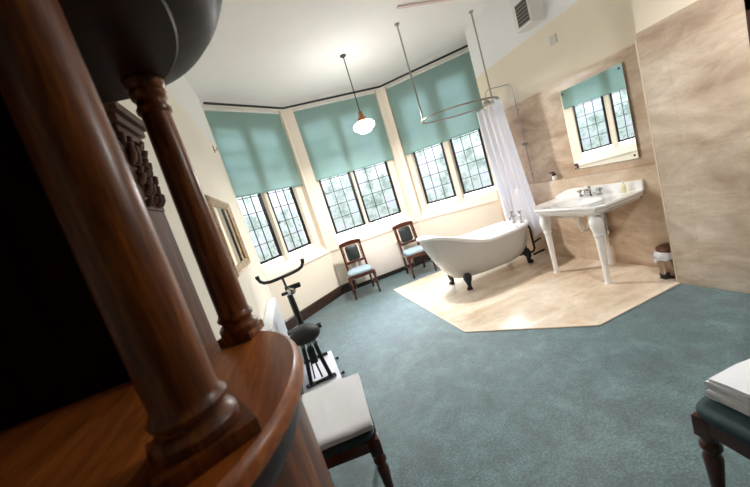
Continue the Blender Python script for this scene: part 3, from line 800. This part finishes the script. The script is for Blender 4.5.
# ------------------------------------------------------------------ gilt framed mirror on left wall
gm = thing('framed_mirror', 'pale gilt framed mirror hanging on the left wall behind the turned column', 'mirror', (XL, 3.24, 1.3))
def frame_ring(y0, y1, z0, z1, prof):
    mb = MB(); rings = []
    for ins, d in prof:
        rings.append([(d, y0+ins, z0+ins), (d, y1-ins, z0+ins), (d, y1-ins, z1-ins), (d, y0+ins, z1-ins)])
    rings.append(rings[0])
    return mb.loft(rings, cap0=False, cap1=False)
frame_ring(-.52, .50, 0, .69, [(0, .001), (0, .03), (.012, .045), (.03, .046), (.045, .036), (.06, .03), (.075, .02), (.075, .001)]).build('frame', M['gilt'], gm, angle=20)
MB().box(.002, .012, -.445, .425, .075, .615).build('mirror_glass', M['mirror'], gm, smooth=False)

# ------------------------------------------------------------------ exercise bike on a white board
bd = thing('platform_board', 'flat white board with black end stops under the exercise bike', 'board', (-.14, 3.32, 0))
MB().box(-.19, .19, -.36, .36, .004, .03, .005).build('board', M['board'], bd)
for y in (-.24, .12):
    s = MB(); s.tube([(.185, y, .018), (.212, y, .018)], .006, 8); s.ball((.222, y, .018), .016); s.build('stop', M['rubber'], bd)
fb = thing('exercise_bike', 'old black exercise bike with curved handlebar beside the cabinet', 'exercise bike', (-.14, 3.3, .03))
def P(*a): return Vector(a)
st = MB()
for sx in (-1, 1):
    st.tube([P(sx*.055, -.19, .42), P(sx*.075, -.22, .2), P(sx*.10, -.25, .022)], .020, 10)
st.tube([P(-.15, -.25, .02), P(.15, -.25, .02)], .017, 10)
for sx in (-1, 1):
    st.tube([P(sx*.10+.045*math.cos(q), -.25+.03*math.sin(q), .026) for q in [2*PI*i/12 for i in range(12)]], .006, 6, closed=True)
st.tube([P(-.14, .30, .02), P(.14, .30, .02)], .017, 10)
st.tube([P(0, .30, .02), P(0, .22, .25), P(-.005, .15, .5)], .018, 10)
st.tube([P(0, -.2, .25), P(0, .22, .25)], .016, 10)
st.tube([P(0, -.19, .40), P(-.002, .15, .46)], .014, 10)
st.build('frame', M['black'], fb)
MB().tube([P(-.015, .13, .42), P(-.02, .13, .72), P(-.025, .13, .85)], [.034, .033, .030], 14).build('head_tube', M['black'], fb)
MB().tube([P(-.024, .13, .83), P(-.035, .135, 1.05)], .0125, 10).build('handlebar_stem', M['gunmetal'], fb)
hb = MB(); hb.tube([P(-.262, .11, 1.145), P(-.262, .11, 1.12), P(-.25, .115, 1.085), P(-.22, .12, 1.058), P(-.16, .13, 1.045), P(-.035, .135, 1.05), P(.08, .13, 1.06), P(.145, .12, 1.072), P(.185, .115, 1.09), P(.21, .11, 1.13), P(.216, .11, 1.165)], .017, 10)
hb.build('handlebar', M['gunmetal'], fb)
MB().tube([P(.21, .11, 1.125), P(.217, .11, 1.168)], .0205, 10).build('grip', M['rubber'], fb)
MB().tube([P(-.262, .11, 1.115), P(-.262, .11, 1.148)], .0205, 10).build('grip', M['rubber'], fb)
cl = MB(); cl.ball((.005, .115, .885), .05, .04, .045); cl.build('clamp', M['chrome'], fb)
cw = MB(); cw.box(-.10, .0, .09, .14, .865, .895, .01); cw.box(.0, .115, .09, .145, .895, .945, .012); cw.box(-.05, .06, .135, .16, .89, .94, .01); cw.build('tension_handle', M['rubber'], fb)
for sx, mt, z, y in ((1, 'rubber', .43, .10), (-1, 'gunmetal', .46, .15)):
    p = MB(); p.box(sx*.13-.045, sx*.13+.045, y-.04, y+.04, z-.014, z+.014, .006)
    for k in range(4): p.box(sx*.13-.047, sx*.13+.047, y-.034+k*.02, y-.026+k*.02, z-.018, z+.018, .002)
    p.tube([P(sx*.03, y+.01, z-.01), P(sx*.13, y, z)], .008, 8)
    p.tube([P(sx*.035, .05, .33), P(sx*.035, y+.01, z-.01)], .010, 8)
    p.build('pedal', M[mt], fb)
fl = MB(); fl.lathe([(.16, -.018), (.17, -.012), (.17, .012), (.16, .018), (.05, .02)], 36, Matrix.Translation((0, .05, .30)) @ Matrix.Rotation(PI/2, 4, 'Y')); fl.build('flywheel', M['black'], fb)
# saddle
sd_ = MB(); rings = []
for k, (y, w_, h) in enumerate(((-.325, .02, .01), (-.318, .085, .05), (-.29, .132, .082), (-.24, .150, .095), (-.17, .146, .09), (-.10, .118, .075), (-.04, .075, .055), (.0, .055, .045), (.025, .03, .025))):
    zc = .50+.03*(y+.18)
    rings.append([(w_*math.cos(a), y, zc+h*(math.sin(a) if math.sin(a) > 0 else .75*math.sin(a))) for a in [2*PI*i/22 for i in range(22)]])
sd_.loft(rings); sd_.build('saddle', M['rubber'], fb, angle=70)
spn = MB()
for sx in (-1, 1):
    spn.tube([P(sx*.065+.018*math.cos(q), -.25+.018*math.sin(q), .39+.08*q/(2*PI*4)) for q in [2*PI*4*i/48 for i in range(49)]], .005, 6)
spn.lathe([(.02, .36), (.024, .37), (.024, .42), (.018, .45)], 14, Matrix.Translation((0, -.19, 0)))
spn.build('saddle_spring', M['chrome'], fb)
bx = MB(); bx.box(-.035, .035, -.235, -.165, .20, .36, .012); bx.build('brake_box', M['black'], fb)
cr = MB(); cr.tube([P(0, -.21, .30), P(0.01, -.235, .16), P(.02, -.245, .05)], .009, 8); cr.tube([P(-.03, -.2, .26), P(-.05, -.24, .06)], .007, 8)
cr.ball((0, -.205, .31), .035, .02, .03); cr.build('tension_rod', M['gunmetal'], fb)

# ------------------------------------------------------------------ stools with towels
def stool_leg(h):
    return [(.015, 0), (.018, .012), (.024, .05), (.018, .065), (.017, .085), (.026, .20), (.031, .27), (.022, .295), (.034, .315), (.034, .33), (.024, .345), (.03, .36), (.03, h)]
def make_stool(label, group):
    s = thing('dressing_stool', label, 'stool', (0, 0, 0), 0, group)
    W, D, TH = .25, .21, .455
    for sx in (-1, 1):
        for sy in (-1, 1):
            wx = sx*(W*(1-.10*(sy+1))-.035); m = MB(); m.lathe(stool_leg(.40), 16, Matrix.Translation((wx, sy*(D-.035), 0)))
            m.box(wx-.031, wx+.031, sy*(D-.035)-.031, sy*(D-.035)+.031, .365, TH-.001, .005)
            m.build('leg', M['stoolwood'], s)
    f = MB()
    f.box(-W+.06, W-.06, -D+.005, -D+.03, .395, TH, .004); f.box(-.8*W+.06, .8*W-.06, D-.03, D-.005, .395, TH, .004)
    for sx in (-1, 1):
        f.loft([[(sx*(wq-d), yq, z) for d, z in ((.005, .395), (.03, .395), (.03, TH), (.005, TH))] for wq, yq in ((W*.99, -D+.06), (W*.81, D-.06))])
    f.build('apron', M['stoolwood'], s)
    c = MB(); rings = []
    for s_, z in ((.97, TH-.002), (1.0, TH+.008), (1.01, TH+.022), (.97, TH+.036), (.85, TH+.045), (.5, TH+.05)):
        pts = []
        for k in range(40):
            a = 2*PI*k/40
            yy = math.copysign(abs(math.sin(a))**.3, math.sin(a)); pts.append((math.copysign(abs(math.cos(a))**.3, math.cos(a))*W*(1-.1*(yy+1))*s_, yy*D*s_, z))
        rings.append(pts)
    c.loft(rings); c.build('seat', M['teal_dark'], s, angle=70)
    return s
def towel(name_label, loc, rz, w, d, layers, seed, rag=.012):
    """a folded towel: one continuous sheet folded back on itself, built as a thick ribbon section swept along its width"""
    t = thing('folded_towel', name_label, 'towel', loc, rz)
    th = .016; mb = MB(); nx = 34
    # centre line of the folded sheet in (y, z)
    path = []; z = th*.55
    for k in range(layers):
        ys = [(-d/2+.01+(d-.02)*i/16) for i in range(17)]
        if k % 2: ys = ys[::-1]
        for y in ys: path.append([y, z])
        if k < layers-1:
            ye = ys[-1]; sg = 1 if ye > 0 else -1
            for q in (.3, .5, .7): path.append([ye+sg*math.sin(q*PI)*th*.6, z+th*1.06*q])
            z += th*1.06
    sec_n = []
    for i in range(len(path)):
        a = path[max(0, i-1)]; b = path[min(len(path)-1, i+1)]
        dy, dz = b[0]-a[0], b[1]-a[1]; l = math.hypot(dy, dz) or 1
        sec_n.append((-dz/l, dy/l))
    rings = []
    for ix in range(nx+1):
        x = -w/2+w*ix/nx
        up = []; lo = []
        for (y, z_), (ny, nz_) in zip(path, sec_n):
            wob = noise.noise(Vector((x*7+seed, y*7, z_*20)))
            wob2 = noise.noise(Vector((x*22+seed, y*22, 3.0)))
            lift = (.010*wob+.003*wob2)*(z_/(th*layers))
            edge = 1+(.012+rag)*noise.noise(Vector((seed*3, y*9, z_*70)))*abs(2*ix/nx-1)
            yy = y*(1+.02*noise.noise(Vector((x*6, seed, z_*60))))
            up.append((x*edge, yy+ny*th*.47, max(.001, z_+nz_*th*.47+lift)))
            lo.append((x*edge, yy-ny*th*.47, max(.001, z_-nz_*th*.47+lift)))
        rings.append(up+lo[::-1])
    mb.loft(rings); mb.build('folds', M['towel'], t, angle=75)
    return t
GS = 'teal topped dressing stools'
s1 = make_stool('dark wood stool holding a neatly folded towel in front of the exercise bike', GS)
s1.location = (-.115, 1.70, 0); s1.rotation_euler = (0, 0, math.radians(-9))
s2 = dup(s1, (1.385, .588, 0), math.radians(0), 'dark wood stool holding a white towel at the lower right corner of the carpet', GS)
towel('white folded towel lying on the stool beside the bow-fronted cabinet', (-.07, 1.725, .507), math.radians(-6), .37, .50, 3, 1.3)
towel('thick white towel lying on the stool at the right edge', (1.445, .572, .508), math.radians(-7), .42, .35, 5, 5.1, rag=.03)

# ------------------------------------------------------------------ bow-fronted mahogany cabinet in the foreground
SZ = 1.30
yc, bA, bN, bF = .77, .268, .40, .385
def bow(off, n=40):
    pts = [(-1.30, yc-bN-off)]
    pts += [(-.33+(bA+off)*math.cos(a), yc+(bF if a > 0 else bN)*math.sin(a)+off*math.sin(a)) for a in [-PI/2+PI*i/n for i in range(n+1)]]
    pts = [(p[0], min(p[1], 1.19)) for p in pts]
    pts += [(-1.30, min(1.19, yc+bF+off))]
    return pts
cb = thing('bow_front_cabinet', 'dark mahogany bow-fronted cabinet with turned columns filling the left foreground', 'cabinet', (XL, yc, 0))
co_ = Vector((XL, yc, 0))
def bowloft(name, mat, zs, parent=cb, **kw):
    mb = MB(); mb.loft([[(p[0]-co_.x, p[1]-co_.y, z) for p in bow(o_)] for o_, z in zs]); return mb.build(name, mat, parent, **kw)
bowloft('plinth', M['mahog_dark'], [(-.02, 0), (-.02, .09), (-.03, .10)], angle=30)
bowloft('body', M['mahog'], [(-.035, .10), (-.035, 1.235)], angle=30)
bowloft('moulding', M['mahog_dark'], [(-.034, 1.195), (-.03, 1.205), (-.026, 1.215), (-.026, 1.235), (-.012, 1.25), (-.012, 1.258)], angle=30)
bowloft('shelf', M['mahog_top'], [(-.012, 1.258), (-.002, 1.262), (.002, 1.272), (.002, 1.284), (-.003, 1.294), (-.012, 1.30)], angle=30)
# canopy above the columns
CZ = 2.09
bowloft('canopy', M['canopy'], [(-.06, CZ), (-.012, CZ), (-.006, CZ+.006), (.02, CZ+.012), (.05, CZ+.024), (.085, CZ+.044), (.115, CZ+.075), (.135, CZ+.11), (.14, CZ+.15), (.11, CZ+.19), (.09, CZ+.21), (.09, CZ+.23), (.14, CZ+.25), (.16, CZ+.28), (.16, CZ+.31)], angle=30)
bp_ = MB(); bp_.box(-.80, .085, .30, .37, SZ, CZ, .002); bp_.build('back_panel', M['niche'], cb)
def col_prof(k, taper):
    p = [(.060, .024), (.0635, .030), (.0635, .042), (.057, .051), (.050, .056), (.050, .063), (.057, .069), (.0585, .076), (.054, .082), (.0505, .088)]
    for t_ in range(13):
        q = t_/12; p.append((.0495-taper*q+.0015*math.sin(PI*q), .094+.596*q))
    e = .0495-taper
    p += [(e, .70), (e+.007, .707), (e+.008, .716), (e+.001, .724), (e, .738), (e+.008, .746), (e+.011, .758), (e+.007, .768), (e+.014, .778), (e+.016, CZ-SZ)]
    return [(r*k, z) for r, z in p]
for (x, y, rz, pl, k, tp) in ((-.228, .553, .42, .072, 1.0, .003), (-.226, 1.068, -.35, .052, .92, .009)):
    pp = Matrix.Translation((x-co_.x, y-co_.y, SZ))
    c_ = MB(); c_.lathe(col_prof(k, tp), 40, pp); cc = c_.build('column', M['mahog'], cb, angle=30)
    b_ = MB(); b_.box(-pl, pl, -pl, pl, 0.0, .027, .004, mat=pp @ Matrix.Rotation(rz, 4, 'Z')); b_.build('column_plinth', M['mahog'], cc)
# carved pilaster standing on the wall beyond the cabinet
pl = thing('carved_pilaster', 'brown wooden pilaster with carved capital on the left wall behind the columns', 'pilaster', (XL, 1.475, 0))
MB().box(.002, .05, -.09, .09, 0, 1.80, .006).build('shaft', M['pil'], pl)
cap = MB(); cap.box(.002, .10, -.14, .15, 2.15, 2.185, .008); cap.box(.002, .085, -.125, .125, 2.115, 2.15, .012); cap.box(.002, .07, -.11, .11, 2.08, 2.115, .010)
cap.build('cap_moulding', M['pil'], pl)
cv = MB(); cv.box(.002, .052, -.095, .095, 1.80, 2.08, .004)
random.seed(3)
for r_ in range(7):                                          # acanthus-like leaves in rows
    for k in range(4):
        y = -.075+.05*k+(.025 if r_ % 2 else 0)
        if y > .09: continue
        z = 1.82+.038*r_+random.uniform(-.008, .008); y += random.uniform(-.007, .007); e = random.uniform(.7, 1.25); j = random.uniform(-.014, .014)
        cv.tube([P(.05, y, z), P(.064, y+j, z+.018*e), P(.066+.006*e, y+1.6*j, z+.034*e), P(.056, y+j, z+.048*e)], [.011*e, .014*e, .010, .004], 8)
for s_ in (-1, 1):
    for z in (1.86, 1.95, 2.04):
        cv.tube([P(.04, s_*.09, z-.03), P(.045, s_*.112, z), P(.04, s_*.10, z+.03)], [.012, .018, .008], 8)
cv.build('carving', M['pil'], pl, angle=50)

# ------------------------------------------------------------------ lights, sky
w = bpy.data.worlds.new('overcast_sky'); sc.world = w; w.use_nodes = True
nt = w.node_tree; bg = nt.nodes['Background']
tc = N(nt, 'ShaderNodeTexCoord'); sx = N(nt, 'ShaderNodeSeparateXYZ'); nt.links.new(tc.outputs['Generated'], sx.inputs[0])
ns = N(nt, 'ShaderNodeTexNoise', Scale=5.0, Detail=6.0, Roughness=0.65); nt.links.new(tc.outputs['Generated'], ns.inputs['Vector'])
ad = N(nt, 'ShaderNodeMath', operation='MULTIPLY_ADD'); ad.inputs[1].default_value = 0.35; nt.links.new(ns.outputs['Fac'], ad.inputs[0]); nt.links.new(sx.outputs[2], ad.inputs[2])
colr = ramp(nt, ad.outputs[0], [(0.02, (.34, .36, .33, 1)), (0.16, (.40, .43, .41, 1)), (0.30, (.66, .69, .70, 1)), (0.6, (.86, .93, 1.0, 1))])
nt.links.new(colr, bg.inputs[0]); mr = N(nt, 'ShaderNodeMapRange'); mr.inputs[1].default_value = .22; mr.inputs[2].default_value = .75; mr.inputs[3].default_value = 2.3; mr.inputs[4].default_value = 30.0
nt.links.new(sx.outputs[2], mr.inputs[0]); nt.links.new(mr.outputs[0], bg.inputs[1])

pendant((2.3, 1.0, CEIL), 'added out-of-view fill pendant lamp with white opal shade over the open carpet')  # fill light added out of view, built like the bay pendant
def bulb(x, y, e):
    l = bpy.data.lights.new('pendant_bulb', 'AREA'); l.shape = 'DISK'; l.size = .2; l.energy = e; l.color = (1.0, .975, .94)
    o = bpy.data.objects.new('pendant_bulb', l); COL.objects.link(o); o.location = (x, y, CEIL-1.115)
bulb(1.575, 4.64, 34); bulb(2.3, 1.0, 9)  # bay pendant first, then the added fill pendant
# portals only guide sampling at the openings
for mm, u0, u1 in ((mL, 0, 1.43), (mC, .17, 1.79), (mR, .09, 1.62)):
    l = bpy.data.lights.new('window_portal', 'AREA'); l.shape = 'RECTANGLE'; l.size = u1-u0; l.size_y = 2.3
    l.cycles.is_portal = True
    o = bpy.data.objects.new('window_portal', l); COL.objects.link(o)
    z_ax = (mm.to_3x3() @ Vector((0, 1, 0))).normalized(); x_ax = (mm.to_3x3() @ Vector((1, 0, 0))).normalized(); y_ax = z_ax.cross(x_ax)
    p = mm @ Vector(((u0+u1)/2, .32, 2.2))
    o.matrix_world = Matrix(((x_ax.x, y_ax.x, z_ax.x, p.x), (x_ax.y, y_ax.y, z_ax.y, p.y), (x_ax.z, y_ax.z, z_ax.z, p.z), (0, 0, 0, 1)))
vs = sc.view_settings
vs.view_transform = 'Standard'; vs.look = 'None'; vs.gamma = 1; vs.use_curve_mapping = False; vs.exposure = 1.3
sc.cycles.use_denoising = True
sc.cycles.max_bounces = 10; sc.cycles.diffuse_bounces = 6; sc.cycles.transparent_max_bounces = 12
sc.cycles.sample_clamp_indirect = 8.0
sc.cycles.caustics_reflective = False; sc.cycles.caustics_refractive = False
